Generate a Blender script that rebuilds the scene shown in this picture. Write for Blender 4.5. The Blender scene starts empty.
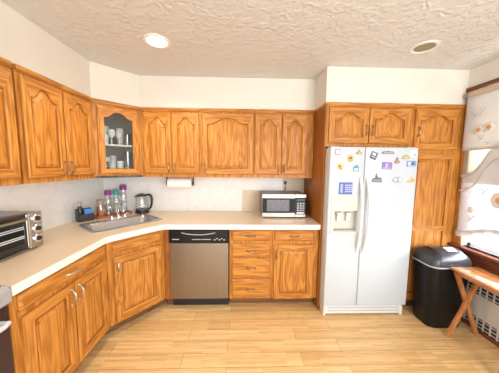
import bpy, bmesh, math, random
from mathutils import Vector, Matrix
R = math.radians
random.seed(7)
S = bpy.context.scene
COL = S.collection

# ------------------------------------------------------------------ camera, world, lights, exposure
CAM = Vector((0.7459, -2.7857, 1.5085)); PITCH, YAW, ROLL, FPX = 0.0963, 0.0311, 0.0103, 215.96
cy, sy, cp, sp = math.cos(YAW), math.sin(YAW), math.cos(PITCH), math.sin(PITCH)
r0 = Vector((cy, -sy, 0)); u0 = Vector((sy*sp, cy*sp, cp)); fw = Vector((sy*cp, cy*cp, -sp))
rr = r0*math.cos(ROLL) + u0*math.sin(ROLL); uu = -r0*math.sin(ROLL) + u0*math.cos(ROLL)
cd = bpy.data.cameras.new('camera'); cam = bpy.data.objects.new('camera', cd); COL.objects.link(cam)
cam.matrix_world = Matrix(((rr.x, uu.x, -fw.x, CAM.x), (rr.y, uu.y, -fw.y, CAM.y), (rr.z, uu.z, -fw.z, CAM.z), (0, 0, 0, 1)))
cd.sensor_fit = 'HORIZONTAL'; cd.sensor_width = 36; cd.lens = FPX/499*36; cd.clip_start = 0.02
S.camera = cam
W = bpy.data.worlds.new('world'); S.world = W; W.use_nodes = True
bg = W.node_tree.nodes['Background']; bg.inputs[0].default_value = (1.0, 0.985, 0.96, 1); bg.inputs[1].default_value = 1.7

def area(name, loc, rot, sx, sy_, power, col):
    d = bpy.data.lights.new(name, 'AREA'); d.shape = 'RECTANGLE'; d.size = sx; d.size_y = sy_; d.energy = power; d.color = col
    o = bpy.data.objects.new(name, d); COL.objects.link(o); o.location = loc; o.rotation_euler = rot
    return o
area('window_daylight', (3.35, -1.5, 1.55), (0, R(90), 0), 1.5, 1.5, 190, (0.97, 0.98, 1.0))
area('rear_fill_light', (2.3, -4.5, 1.55), (R(86), 0, R(30)), 1.6, 1.4, 60, (1.0, 0.97, 0.93))  # added fill behind the camera, no window there; lifts the corners and left wall
S.view_settings.view_transform = 'Standard'; S.view_settings.look = 'None'
S.view_settings.exposure = 0.5; S.view_settings.gamma = 1.0; S.view_settings.use_curve_mapping = False

# ------------------------------------------------------------------ materials
def mat(name, col, rough=0.5, metal=0.0, **k):
    m = bpy.data.materials.new(name); m.use_nodes = True
    b = m.node_tree.nodes['Principled BSDF']
    b.inputs['Base Color'].default_value = (*col, 1); b.inputs['Roughness'].default_value = rough; b.inputs['Metallic'].default_value = metal
    for kk, v in k.items(): b.inputs[kk.replace('_', ' ')].default_value = v
    return m
def nodes(m):
    nt = m.node_tree; return nt, nt.nodes, nt.links, nt.nodes['Principled BSDF']
def noisy(name, c1, c2, scale=(20, 20, 20), rough=0.5, metal=0.0, bump=0.0, detail=4, bump_scale=None, coord='Object', lo=0.35, hi=0.65, bd=0.01):
    m = mat(name, c1, rough, metal); nt, N, L, b = nodes(m)
    tc = N.new('ShaderNodeTexCoord'); mp = N.new('ShaderNodeMapping'); mp.inputs['Scale'].default_value = scale
    L.new(tc.outputs[coord], mp.inputs['Vector'])
    n = N.new('ShaderNodeTexNoise'); n.inputs['Scale'].default_value = 1; n.inputs['Detail'].default_value = detail
    L.new(mp.outputs[0], n.inputs['Vector'])
    cr = N.new('ShaderNodeValToRGB'); cr.color_ramp.elements[0].position = lo; cr.color_ramp.elements[1].position = hi
    cr.color_ramp.elements[0].color = (*c1, 1); cr.color_ramp.elements[1].color = (*c2, 1)
    L.new(n.outputs['Fac'], cr.inputs[0]); L.new(cr.outputs[0], b.inputs['Base Color'])
    if bump:
        bn = N.new('ShaderNodeTexNoise'); bn.inputs['Scale'].default_value = 1; bn.inputs['Detail'].default_value = 6
        m2 = N.new('ShaderNodeMapping'); m2.inputs['Scale'].default_value = bump_scale or scale
        L.new(tc.outputs[coord], m2.inputs['Vector']); L.new(m2.outputs[0], bn.inputs['Vector'])
        bp = N.new('ShaderNodeBump'); bp.inputs['Strength'].default_value = bump; bp.inputs['Distance'].default_value = bd
        L.new(bn.outputs['Fac'], bp.inputs['Height']); L.new(bp.outputs[0], b.inputs['Normal'])
    return m
def oak(name, axis, light=(0.62, 0.272, 0.054), dark=(0.33, 0.118, 0.016), rough=0.45):
    """honey oak with the grain along one local axis"""
    m = mat(name, light, rough); nt, N, L, b = nodes(m)
    tc = N.new('ShaderNodeTexCoord'); oi = N.new('ShaderNodeObjectInfo')
    ad = N.new('ShaderNodeVectorMath'); ad.operation = 'ADD'
    ml = N.new('ShaderNodeVectorMath'); ml.operation = 'SCALE'; ml.inputs['Scale'].default_value = 9.0
    cb = N.new('ShaderNodeCombineXYZ')
    for i in range(3): L.new(oi.outputs['Random'], cb.inputs[i])
    L.new(cb.outputs[0], ml.inputs[0]); L.new(tc.outputs['Object'], ad.inputs[0]); L.new(ml.outputs[0], ad.inputs[1])
    def mapped(along, across):
        mp = N.new('ShaderNodeMapping'); s = [across]*3; s['XYZ'.index(axis)] = along
        mp.inputs['Scale'].default_value = s; L.new(ad.outputs[0], mp.inputs['Vector']); return mp
    fine = N.new('ShaderNodeTexNoise'); fine.inputs['Scale'].default_value = 1; fine.inputs['Detail'].default_value = 5
    L.new(mapped(5, 95).outputs[0], fine.inputs['Vector'])
    band = N.new('ShaderNodeTexNoise'); band.inputs['Scale'].default_value = 1; band.inputs['Detail'].default_value = 2; band.inputs['Distortion'].default_value = 0.3
    L.new(mapped(1.3, 11).outputs[0], band.inputs['Vector'])
    # growth rings: sine of the slow noise gives cathedral figure
    mu = N.new('ShaderNodeMath'); mu.operation = 'MULTIPLY'; mu.inputs[1].default_value = 48; L.new(band.outputs['Fac'], mu.inputs[0])
    sn = N.new('ShaderNodeMath'); sn.operation = 'SINE'; L.new(mu.outputs[0], sn.inputs[0])
    r1 = N.new('ShaderNodeMapRange'); r1.inputs['From Min'].default_value = -1; r1.inputs['From Max'].default_value = 1
    r1.inputs['To Min'].default_value = 0.0; r1.inputs['To Max'].default_value = 0.28; L.new(sn.outputs[0], r1.inputs['Value'])
    a2 = N.new('ShaderNodeMath'); a2.operation = 'MULTIPLY_ADD'; a2.inputs[1].default_value = 0.88
    L.new(fine.outputs['Fac'], a2.inputs[0]); L.new(r1.outputs[0], a2.inputs[2])
    cr = N.new('ShaderNodeValToRGB'); cr.color_ramp.elements[0].position = 0.28; cr.color_ramp.elements[1].position = 0.80
    cr.color_ramp.elements[0].color = (*light, 1); cr.color_ramp.elements[1].color = (*dark, 1)
    L.new(a2.outputs[0], cr.inputs[0]); L.new(cr.outputs[0], b.inputs['Base Color'])
    bp = N.new('ShaderNodeBump'); bp.inputs['Strength'].default_value = 0.12; bp.inputs['Distance'].default_value = 0.002
    L.new(fine.outputs['Fac'], bp.inputs['Height']); L.new(bp.outputs[0], b.inputs['Normal'])
    b.inputs['Specular IOR Level'].default_value = 0.35
    return m
OAKZ = oak('oak_upright_grain', 'Z'); OAKX = oak('oak_level_grain', 'X'); OAKY = oak('oak_deep_grain', 'Y')
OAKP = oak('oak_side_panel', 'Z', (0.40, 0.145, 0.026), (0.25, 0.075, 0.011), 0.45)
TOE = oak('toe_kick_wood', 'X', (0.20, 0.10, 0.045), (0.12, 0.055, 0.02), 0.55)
REDW = oak('window_stain', 'Y', (0.22, 0.072, 0.038), (0.13, 0.038, 0.02), 0.25)
CASW = oak('casing_wood', 'Z', (0.46, 0.20, 0.07), (0.30, 0.11, 0.03), 0.35)
TABW = oak('table_wood', 'Y', (0.52, 0.23, 0.085), (0.36, 0.13, 0.04), 0.16)
TABW.node_tree.nodes['Principled BSDF'].inputs['Coat Weight'].default_value = 0.7
TABL = oak('table_leg_wood', 'Z', (0.52, 0.22, 0.075), (0.36, 0.13, 0.035), 0.3)
PAINT = noisy('wall_paint', (0.70, 0.67, 0.605), (0.735, 0.705, 0.64), (3, 3, 3), 0.7)
SPLASH = noisy('backsplash_wall', (0.80, 0.80, 0.79), (0.88, 0.88, 0.87), (14, 14, 14), 0.45, lo=0.3, hi=0.7)
PATCH = noisy('bare_wall_patch', (0.70, 0.59, 0.44), (0.74, 0.63, 0.48), (10, 10, 10), 0.55)
CEIL = mat('ceiling_plaster', (0.66, 0.66, 0.645), 0.85)
nt, N, L, b = nodes(CEIL)
tc = N.new('ShaderNodeTexCoord'); hs = None
for (sc_, ds, lo, hi, amp) in ((15, 0.9, 0.40, 0.66, 1.0), (38, 0.5, 0.36, 0.70, 0.5)):
    n = N.new('ShaderNodeTexNoise'); n.inputs['Scale'].default_value = sc_; n.inputs['Detail'].default_value = 3; n.inputs['Distortion'].default_value = ds
    L.new(tc.outputs['Object'], n.inputs['Vector'])
    mr = N.new('ShaderNodeMapRange'); mr.interpolation_type = 'SMOOTHSTEP'; mr.inputs['From Min'].default_value = lo; mr.inputs['From Max'].default_value = hi; mr.inputs['To Max'].default_value = amp
    L.new(n.outputs['Fac'], mr.inputs['Value'])
    if hs is None: hs = mr
    else:
        ad = N.new('ShaderNodeMath'); L.new(hs.outputs[0], ad.inputs[0]); L.new(mr.outputs[0], ad.inputs[1]); hs = ad
bp = N.new('ShaderNodeBump'); bp.inputs['Strength'].default_value = 0.55; bp.inputs['Distance'].default_value = 0.0065
L.new(hs.outputs[0], bp.inputs['Height']); L.new(bp.outputs[0], b.inputs['Normal'])
COUNTER = noisy('counter_laminate', (0.69, 0.555, 0.405), (0.73, 0.60, 0.445), (60, 60, 60), 0.3)
EDGE = mat('white_laminate', (0.78, 0.77, 0.74), 0.4)
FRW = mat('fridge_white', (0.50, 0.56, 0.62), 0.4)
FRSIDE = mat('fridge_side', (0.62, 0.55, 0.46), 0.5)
CREAM = mat('cream_plastic', (0.62, 0.59, 0.52), 0.4)
HANDW = mat('ivory_plastic', (0.72, 0.71, 0.68), 0.35)
GREYP = mat('grey_plastic', (0.42, 0.43, 0.45), 0.45)
LGREY = mat('light_grey_plastic', (0.62, 0.64, 0.67), 0.45)
BLACK = mat('black_gloss', (0.010, 0.010, 0.012), 0.2, Specular_IOR_Level=0.3)
BLACKM = mat('black_plastic', (0.018, 0.018, 0.02), 0.42)
BIN = noisy('bin_plastic', (0.004, 0.004, 0.005), (0.007, 0.007, 0.008), (40, 40, 40), 0.38)
BIN.node_tree.nodes['Principled BSDF'].inputs['Specular IOR Level'].default_value = 0.25
BINLID = mat('lid_plastic', (0.03, 0.034, 0.042), 0.28)
STEEL = noisy('brushed_steel', (0.42, 0.41, 0.39), (0.50, 0.48, 0.46), (3, 3, 240), 0.34, 1.0)
STEELV = noisy('door_steel', (0.30, 0.262, 0.215), (0.36, 0.315, 0.265), (240, 3, 3), 0.38, 1.0)
SINKM = noisy('sink_steel', (0.50, 0.50, 0.52), (0.57, 0.57, 0.59), (90, 4, 4), 0.26, 0.8)
CHROME = mat('chrome', (0.80, 0.80, 0.80), 0.12, 1.0)
BRASS = mat('antique_brass', (0.36, 0.24, 0.13), 0.32, 1.0)
PEWTER = mat('pewter', (0.62, 0.56, 0.49), 0.3, 1.0)
WHITE = mat('white_paper', (0.88, 0.88, 0.88), 0.8)
WPLAS = mat('white_plastic', (0.82, 0.80, 0.76), 0.4)
DARKGL = mat('dark_glass', (0.012, 0.013, 0.014), 0.12, Specular_IOR_Level=0.25)
MWIN = noisy('mesh_window', (0.10, 0.105, 0.12), (0.16, 0.165, 0.185), (60, 60, 60), 0.3)
PURPLE = mat('purple_plastic', (0.25, 0.02, 0.27), 0.35)
TEAL = mat('teal_plastic', (0.015, 0.33, 0.30), 0.35)
BLUE = mat('blue_sponge', (0.05, 0.22, 0.62), 0.7)
REDT = mat('red_tray', (0.50, 0.15, 0.085), 0.4)
AMBER = noisy('amber_snack', (0.42, 0.14, 0.05), (0.62, 0.30, 0.12), (60, 60, 60), 0.6)
RADW = mat('radiator_enamel', (0.60, 0.57, 0.53), 0.45)
RADD = mat('radiator_inside', (0.025, 0.025, 0.03), 0.7)
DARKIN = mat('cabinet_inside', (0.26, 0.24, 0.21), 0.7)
MAROON = mat('range_door', (0.035, 0.018, 0.022), 0.2)
RANGEG = mat('range_grey', (0.33, 0.33, 0.35), 0.35)
def glass(name, col=(1, 1, 1), rough=0.02, mix=0.18):
    m = bpy.data.materials.new(name); m.use_nodes = True; nt = m.node_tree; N = nt.nodes; L = nt.links
    for n in list(N): N.remove(n)
    o = N.new('ShaderNodeOutputMaterial'); mx = N.new('ShaderNodeMixShader'); t = N.new('ShaderNodeBsdfTransparent'); g = N.new('ShaderNodeBsdfGlossy')
    t.inputs[0].default_value = (*col, 1); g.inputs['Roughness'].default_value = rough
    lw = N.new('ShaderNodeLayerWeight'); lw.inputs['Blend'].default_value = 0.35
    mr = N.new('ShaderNodeMath'); mr.operation = 'MULTIPLY_ADD'; mr.inputs[1].default_value = 0.75; mr.inputs[2].default_value = mix*0.35
    L.new(lw.outputs['Facing'], mr.inputs[0]); L.new(mr.outputs[0], mx.inputs[0])
    L.new(t.outputs[0], mx.inputs[1]); L.new(g.outputs[0], mx.inputs[2]); L.new(mx.outputs[0], o.inputs[0])
    return m
PANE = glass('window_glass', mix=0.1); CLEAR = glass('clear_glass', (0.93, 0.95, 0.95), mix=0.5); GREENGL = glass('greenish_glass', (0.70, 0.85, 0.72), mix=0.5)
CABGL = glass('cabinet_glass', (0.90, 0.92, 0.92), mix=0.15)
def sheer(name, col, transp, transl):
    m = bpy.data.materials.new(name); m.use_nodes = True; nt = m.node_tree; N = nt.nodes; L = nt.links
    for n in list(N): N.remove(n)
    o = N.new('ShaderNodeOutputMaterial'); d = N.new('ShaderNodeBsdfDiffuse'); tl = N.new('ShaderNodeBsdfTranslucent'); tp = N.new('ShaderNodeBsdfTransparent')
    d.inputs[0].default_value = (*col, 1); tl.inputs[0].default_value = (*col, 1)
    m1 = N.new('ShaderNodeMixShader'); m1.inputs[0].default_value = transl; m2 = N.new('ShaderNodeMixShader'); m2.inputs[0].default_value = transp
    L.new(d.outputs[0], m1.inputs[1]); L.new(tl.outputs[0], m1.inputs[2]); L.new(m1.outputs[0], m2.inputs[1]); L.new(tp.outputs[0], m2.inputs[2]); L.new(m2.outputs[0], o.inputs[0])
    return m
SHEER = sheer('sheer_curtain', (0.78, 0.79, 0.83), 0.06, 0.36); SHEERL = sheer('lower_sheer', (0.74, 0.75, 0.79), 0.03, 0.20); FRILL = sheer('white_frill', (0.80, 0.80, 0.82), 0.0, 0.25); HEM = sheer('curtain_hem', (0.74, 0.72, 0.66), 0.0, 0.32)
HEADER = sheer('valance_header', (0.80, 0.66, 0.52), 0.05, 0.35); SHADE = sheer('shade_cloth', (0.66, 0.63, 0.54), 0.05, 0.45)
EMB1 = sheer('embroidery_peach', (0.80, 0.50, 0.30), 0.0, 0.35); EMB2 = sheer('embroidery_white', (0.92, 0.90, 0.86), 0.0, 0.3); EMB3 = sheer('embroidery_grey', (0.66, 0.68, 0.70), 0.0, 0.3)
def emis(name, col, s):
    m = mat(name, col, 0.5); b = m.node_tree.nodes['Principled BSDF']; b.inputs['Emission Color'].default_value = (*col, 1); b.inputs['Emission Strength'].default_value = s; return m
LAMPON = emis('lit_lamp', (1.0, 0.93, 0.80), 6.0)
def planks():
    m = mat('bamboo_planks', (0.7, 0.45, 0.2), 0.3); nt, N, L, b = nodes(m)
    tc = N.new('ShaderNodeTexCoord')
    mp = N.new('ShaderNodeMapping'); mp.inputs['Location'].default_value = (0.31, 0.05, 0); L.new(tc.outputs['Object'], mp.inputs['Vector'])
    br = N.new('ShaderNodeTexBrick'); br.offset = 0.37; br.inputs['Scale'].default_value = 1.0; br.inputs['Brick Width'].default_value = 0.94; br.inputs['Row Height'].default_value = 0.125
    br.inputs['Mortar Size'].default_value = 0.0018; br.inputs['Mortar Smooth'].default_value = 0.3; br.inputs['Bias'].default_value = 0.0
    br.inputs['Color1'].default_value = (0.67, 0.42, 0.18, 1); br.inputs['Color2'].default_value = (0.80, 0.55, 0.27, 1); br.inputs['Mortar'].default_value = (0.36, 0.19, 0.07, 1)
    L.new(mp.outputs[0], br.inputs['Vector'])
    # narrow bamboo strips inside each board
    b2 = N.new('ShaderNodeTexBrick'); b2.offset = 0.43; b2.inputs['Scale'].default_value = 1.0; b2.inputs['Brick Width'].default_value = 0.47; b2.inputs['Row Height'].default_value = 0.0208
    b2.inputs['Mortar Size'].default_value = 0.0; b2.inputs['Color1'].default_value = (0.86, 0.84, 0.80, 1); b2.inputs['Color2'].default_value = (1.1, 1.1, 1.1, 1)
    L.new(mp.outputs[0], b2.inputs['Vector'])
    n = N.new('ShaderNodeTexNoise'); n.inputs['Scale'].default_value = 1; n.inputs['Detail'].default_value = 5
    m2 = N.new('ShaderNodeMapping'); m2.inputs['Scale'].default_value = (7, 110, 1); L.new(tc.outputs['Object'], m2.inputs['Vector']); L.new(m2.outputs[0], n.inputs['Vector'])
    mr = N.new('ShaderNodeMapRange'); mr.inputs['From Min'].default_value = 0.3; mr.inputs['From Max'].default_value = 0.7; mr.inputs['To Min'].default_value = 0.82; mr.inputs['To Max'].default_value = 1.1
    L.new(n.outputs['Fac'], mr.inputs['Value'])
    x1 = N.new('ShaderNodeMix'); x1.data_type = 'RGBA'; x1.blend_type = 'MULTIPLY'; x1.inputs[0].default_value = 1
    L.new(br.outputs['Color'], x1.inputs[6]); L.new(b2.outputs['Color'], x1.inputs[7])
    x2 = N.new('ShaderNodeVectorMath'); x2.operation = 'SCALE'; L.new(x1.outputs[2], x2.inputs[0]); L.new(mr.outputs[0], x2.inputs['Scale'])
    L.new(x2.outputs[0], b.inputs['Base Color'])
    return m
FLOOR = planks()

# ------------------------------------------------------------------ mesh helpers
class MB:
    def __init__(s): s.v = []; s.f = []; s.m = []
    def add(s, vs, fs, mi=0):
        o = len(s.v); s.v += [Vector(v) for v in vs]
        for f in fs: s.f.append([i+o for i in f]); s.m.append(mi)
        return s
    def box(s, x0, x1, y0, y1, z0, z1, bev=0.0, mi=0, seg=1):
        bm = bmesh.new(); bmesh.ops.create_cube(bm, size=1)
        for v in bm.verts: v.co = Vector(((x0+x1)/2+v.co.x*(x1-x0), (y0+y1)/2+v.co.y*(y1-y0), (z0+z1)/2+v.co.z*(z1-z0)))
        if bev: bmesh.ops.bevel(bm, geom=bm.edges[:], offset=bev, segments=seg, affect='EDGES', profile=0.5)
        bm.verts.index_update(); s.add([v.co.copy() for v in bm.verts], [[v.index for v in f.verts] for f in bm.faces], mi); bm.free(); return s
    def loft(s, rings, cap0=True, cap1=True, mi=0, closed=True):
        n = len(rings[0]); vs = [v for r in rings for v in r]; fs = []
        for k in range(len(rings)-1):
            for i in range(n if closed else n-1):
                j = (i+1) % n; fs.append([k*n+i, k*n+j, (k+1)*n+j, (k+1)*n+i])
        if cap0: fs.append(list(range(n))[::-1])
        if cap1: fs.append([(len(rings)-1)*n+i for i in range(n)])
        return s.add(vs, fs, mi)
    def lathe(s, prof, c=(0, 0, 0), n=20, mi=0, axis='Z', cap0=True, cap1=True):
        rings = []
        for r, h in prof:
            ring = []
            for i in range(n):
                a = 2*math.pi*i/n; p = (r*math.cos(a), r*math.sin(a), h)
                if axis == 'Y': p = (p[0], p[2], -p[1])
                if axis == 'X': p = (p[2], p[0], p[1])
                ring.append(Vector(p)+Vector(c))
            rings.append(ring)
        return s.loft(rings, cap0, cap1, mi)
    def tube(s, pts, r, n=8, mi=0, flat=1.0):
        pts = [Vector(p) for p in pts]; rings = []; up = None
        for i, p in enumerate(pts):
            t = (pts[min(i+1, len(pts)-1)]-pts[max(i-1, 0)]).normalized()
            if up is None: up = Vector((0, 0, 1)) if abs(t.z) < 0.9 else Vector((1, 0, 0))
            a = t.cross(up).normalized(); b = a.cross(t).normalized(); up = b
            rad = r[i] if isinstance(r, (list, tuple)) else r
            rings.append([p+a*rad*math.cos(2*math.pi*k/n)+b*rad*flat*math.sin(2*math.pi*k/n) for k in range(n)])
        return s.loft(rings, True, True, mi)
    def prism(s, poly, z0, z1, mi=0, cap0=True, cap1=True):
        return s.loft([[Vector((x, y, z0)) for x, y in poly], [Vector((x, y, z1)) for x, y in poly]], cap0, cap1, mi)
    def xform(s, M): s.v = [M @ v for v in s.v]; return s
    def build(s, name, mats, parent=None, loc=None, rot=None, world=False, smooth=True, angle=35):
        me = bpy.data.meshes.new(name)
        vs = s.v
        if world and parent is not None:
            Mi = MATS[parent.name].inverted(); vs = [Mi @ v for v in vs]
        elif loc is None and parent is None:      # put the origin at the thing's base
            xs = [v.x for v in vs]; ys = [v.y for v in vs]; zs = [v.z for v in vs]
            loc = Vector(((min(xs)+max(xs))/2, (min(ys)+max(ys))/2, min(zs))); vs = [v-loc for v in vs]
        me.from_pydata([tuple(v) for v in vs], [], s.f)
        mats = mats if isinstance(mats, (list, tuple)) else [mats]
        for m in mats: me.materials.append(m)
        for p, mi in zip(me.polygons, s.m): p.material_index = mi
        bm = bmesh.new(); bm.from_mesh(me); bmesh.ops.recalc_face_normals(bm, faces=bm.faces[:]); bm.to_mesh(me); bm.free()
        if smooth:
            for p in me.polygons: p.use_smooth = True
            me.set_sharp_from_angle(angle=R(angle))
        o = bpy.data.objects.new(name, me); COL.objects.link(o)
        if parent: o.parent = parent
        if loc is not None: o.location = loc
        if rot is not None: o.rotation_euler = rot
        return o
MATS = {}
def thing(name, label, cat, loc=(0, 0, 0), rz=0.0, group=None):
    o = bpy.data.objects.new(name, None); COL.objects.link(o); o.empty_display_size = 0.05
    o.location = loc; o.rotation_euler = (0, 0, rz); o['label'] = label; o['category'] = cat
    if group: o['group'] = group
    MATS[o.name] = Matrix.Translation(loc) @ Matrix.Rotation(rz, 4, 'Z')
    return o
def tag(o, label, cat, group=None):
    o['label'] = label; o['category'] = cat
    if group: o['group'] = group
    return o
def struct(o): o['kind'] = 'structure'; return o
def copy_thing(root, label, loc, rz=None):
    c = root.copy(); COL.objects.link(c); c['label'] = label; c.location = loc
    if rz is not None: c.rotation_euler = (0, 0, rz)
    for ch in root.children:
        k = ch.copy(); COL.objects.link(k); k.parent = c
        for g in ch.children:
            q = g.copy(); COL.objects.link(q); q.parent = k
    return c

# ------------------------------------------------------------------ the room
XW, XR, ZC, UB, UT = -1.02, 2.945, 2.4566, 1.372, 2.126
UF, EF = -0.335, -0.651                                    # faces of the wall cabinets and of the fridge surround
CW, CF, CZ = XW-UF, -0.648, 0.914                          # left wall-cabinet face x, counter front y, counter height
REAR = -3.6
struct(MB().box(XW-0.2, XR+0.35, REAR, 0.12, -0.06, 0).build('floor', FLOOR, loc=(0, 0, 0)))
struct(MB().box(XW-0.2, XR+0.35, REAR, 0.12, ZC, ZC+0.08).build('ceiling', CEIL, loc=(0, 0, 0)))
struct(MB().box(XW-0.2, XR+0.35, 0, 0.12, 0, ZC).build('wall_back', SPLASH, loc=(0, 0, 0)))
struct(MB().box(XW-0.2, XW, REAR, 0, 0, ZC).build('wall_left', SPLASH, loc=(0, 0, 0)))
WY0, WY1, WZ0, WZ1 = -2.25, -0.745, 0.735, 2.225           # the window opening
w = MB(); w.box(XR, XR+0.18, WY1, 0, 0, ZC); w.box(XR, XR+0.18, REAR, WY0, 0, ZC); w.box(XR, XR+0.18, WY0, WY1, 0, WZ0); w.box(XR, XR+0.18, WY0, WY1, WZ1, ZC)
struct(w.build('wall_right', PAINT, loc=(0, 0, 0)))
DG = 0.308
foot = [(XW, REAR), (CW, REAR), (CW, -0.643), (CW+DG, UF), (1.544, UF), (1.544, EF), (XR, EF), (XR, 0), (XW, 0)]
struct(MB().prism(foot, UT, ZC).build('wall_soffit', PAINT, loc=(0, 0, 0)))
pt = MB(); pt.box(0.737, 1.543, -0.003, 0, CZ, 1.193); pt.box(1.266, 1.543, -0.003, 0, 1.193, UB)
struct(pt.build('trim_1', PATCH, loc=(0, 0, 0)))
# window: frame, two sashes, glass, casing, sill
wf = struct(MB().box(XR+0.06, XR+0.12, WY0, WY0+0.03, WZ0, WZ1).box(XR+0.06, XR+0.12, WY1-0.03, WY1, WZ0, WZ1).box(XR+0.06, XR+0.12, WY0, WY1, WZ1-0.03, WZ1).box(XR+0.06, XR+0.12, WY0, WY1, WZ0, WZ0+0.03).build('window_1', LGREY, loc=(0, 0, 0)))
sa = MB()
for (z0, z1, x) in ((WZ0+0.03, 1.50, XR+0.065), (1.46, WZ1-0.03, XR+0.09)):
    sa.box(x, x+0.022, WY0+0.03, WY0+0.07, z0, z1); sa.box(x, x+0.022, WY1-0.07, WY1-0.03, z0, z1)
    sa.box(x, x+0.022, WY0+0.07, WY1-0.07, z0, z0+0.04); sa.box(x, x+0.022, WY0+0.07, WY1-0.07, z1-0.04, z1); sa.box(x, x+0.022, -1.52, -1.48, z0+0.04, z1-0.04)
sa.build('window_sash', LGREY, wf)
MB().box(XR+0.074, XR+0.078, WY0+0.06, WY1-0.06, WZ0+0.06, 1.47).box(XR+0.099, XR+0.103, WY0+0.06, WY1-0.06, 1.49, WZ1-0.06).build('window_glass', PANE, wf)
MB().box(XR-0.011, XR, WY1-0.005, EF-0.004, WZ0-0.0, WZ1+0.055, 0.004).box(XR-0.011, XR, WY0-0.085, WY0+0.005, WZ0, WZ1+0.055, 0.004).build('window_casing', OAKZ, wf)
MB().box(XR-0.022, XR, WY0-0.085, EF-0.004, WZ1+0.02, WZ1+0.055, 0.004).build('head_casing', REDW, wf)
MB().box(XR-0.055, XR+0.06, WY0-0.1, EF-0.004, WZ0-0.03, WZ0, 0.006).build('window_sill', REDW, wf)
MB().box(XR-0.02, XR, WY0-0.085, EF-0.024, 0.50, WZ0-0.03, 0.003).build('window_apron', REDW, wf)
struct(MB().box(XR-0.012, XR, REAR, -2.33, 0, 0.1, 0.003).build('baseboard_right', REDW))

# ------------------------------------------------------------------ cabinet building blocks
def pull(length, vertical, parent, loc, m=BRASS):
    """a bowed cabinet pull with two round feet"""
    b = MB(); h = length/2; n = 10; pts = []
    for i in range(n+1):
        t = -1+2*i/n; pts.append((t*h, -0.004-0.024*(1-abs(t)**3), 0))
    b.tube(pts, [0.0042+0.0022*(1-abs(-1+2*i/n)) for i in range(n+1)], 8)
    for sx in (-1, 1): b.lathe([(0.010, 0), (0.010, -0.003), (0.006, -0.006)], (sx*h, 0, 0), 10, axis='Y')
    if vertical: b.xform(Matrix.Rotation(R(90), 4, 'Y'))
    return b.build('handle', m, parent, loc=loc)
def outline(Wd, H, sw, rail, arch, top):
    """opening of a door frame: anticlockwise from bottom left; cathedral arch at the top"""
    hw = Wd/2-sw; c = Wd/2; zs = H-top-arch; n = 22
    pts = [(sw, rail), (Wd-sw, rail)]
    for i in range(n+1):
        x = Wd-sw-2*hw*i/n; u = 1-abs(x-c)/hw
        q = min(max((u-0.14)/0.72, 0), 1); pts.append((x, zs+arch*(q*q*(3-2*q))))
    return pts
def inset(pts, d):
    n = len(pts); out = []
    for i in range(n):
        p = Vector(pts[i]); a = (p-Vector(pts[i-1])).normalized(); b = (Vector(pts[(i+1) % n])-p).normalized()
        na = Vector((-a.y, a.x)); nb = Vector((-b.y, b.x)); m = (na+nb)
        m = m/max(m.length_squared/2, 0.6); out.append((p.x+m.x*d, p.y+m.y*d))
    return out
def door(parent, x, z, Wd, H, arch=0.07, sw=0.052, rail=0.058, top=0.05, t=0.02, handle=None, hm=BRASS, y=0.0, name='door', glazed=False, hl=0.10):
    op = outline(Wd, H, sw, rail, arch, top); n = len(op)
    ou = [(0, 0), (Wd, 0)]
    k = n-2
    for i in range(k): ou.append((Wd-Wd*i/(k-1), H))
    def ring(p, yy, dx=0.0):
        return [Vector((a, yy, b)) for a, b in p]
    ch = 0.005
    oc = [(ch, ch), (Wd-ch, ch)]+[(min(max(a, ch), Wd-ch), H-ch) for a, b in ou[2:]]
    rings = [ring(ou, -0.001), ring(ou, -t+ch), ring(oc, -t), ring(op, -t), ring(inset(op, 0.004), -t+0.004), ring(inset(op, 0.0045), -t+0.010), ring(inset(op, 0.0045), -0.001)]
    b = MB(); b.loft(rings, False, False)
    for fi, f in enumerate(b.f):                         # rails take level grain
        i = fi % n
        if i == 0 or 2 <= i < n-1: b.m[fi] = 1
    d = b.build(name, [OAKZ, OAKX], parent, loc=(x, y, z), angle=25)
    if glazed:
        q = MB(); q.loft([ring(inset(op, 0.004), -0.010), ring(inset(op, 0.004), -0.007)]); q.build('glass_pane', CABGL, d)
    else:
        q = MB(); q.loft([ring(inset(op, 0.004), -0.002), ring(inset(op, 0.004), -t+0.0175), ring(inset(op, 0.013), -t+0.0175), ring(inset(op, 0.014), -t+0.010), ring(inset(op, 0.036), -t+0.002), ring(inset(op, 0.038), -t+0.001)])
        q.build('raised_panel', OAKZ, d, angle=20)
    if handle:
        hx, hz = handle; pull(hl, True, d, (hx, -t, hz), hm)
    return d
def drawer_front(parent, x, z, Wd, H, y=0.0, t=0.02, handle=True, hm=BRASS, name='drawer', hl=0.1):
    b = MB(); e = 0.016
    def ring(d, yy): return [Vector((a, yy, c)) for a, c in ((d, d), (Wd-d, d), (Wd-d, H-d), (d, H-d))]
    b.loft([ring(0, -0.001), ring(0, -t*0.5), ring(0.003, -t*0.6), ring(e, -t), ring(e+0.001, -t)])
    d = b.build(name, OAKX, parent, loc=(x, y, z), angle=15)
    if handle: pull(hl, False, d, (Wd/2, -t, H/2), hm)
    return d
def crown(b, x0, x1, z1=UT):
    b.box(x0, x1, -0.018, 0.002, z1-0.028, z1, 0.005); b.box(x0, x1, -0.010, 0.002, z1-0.036, z1-0.028)
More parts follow.
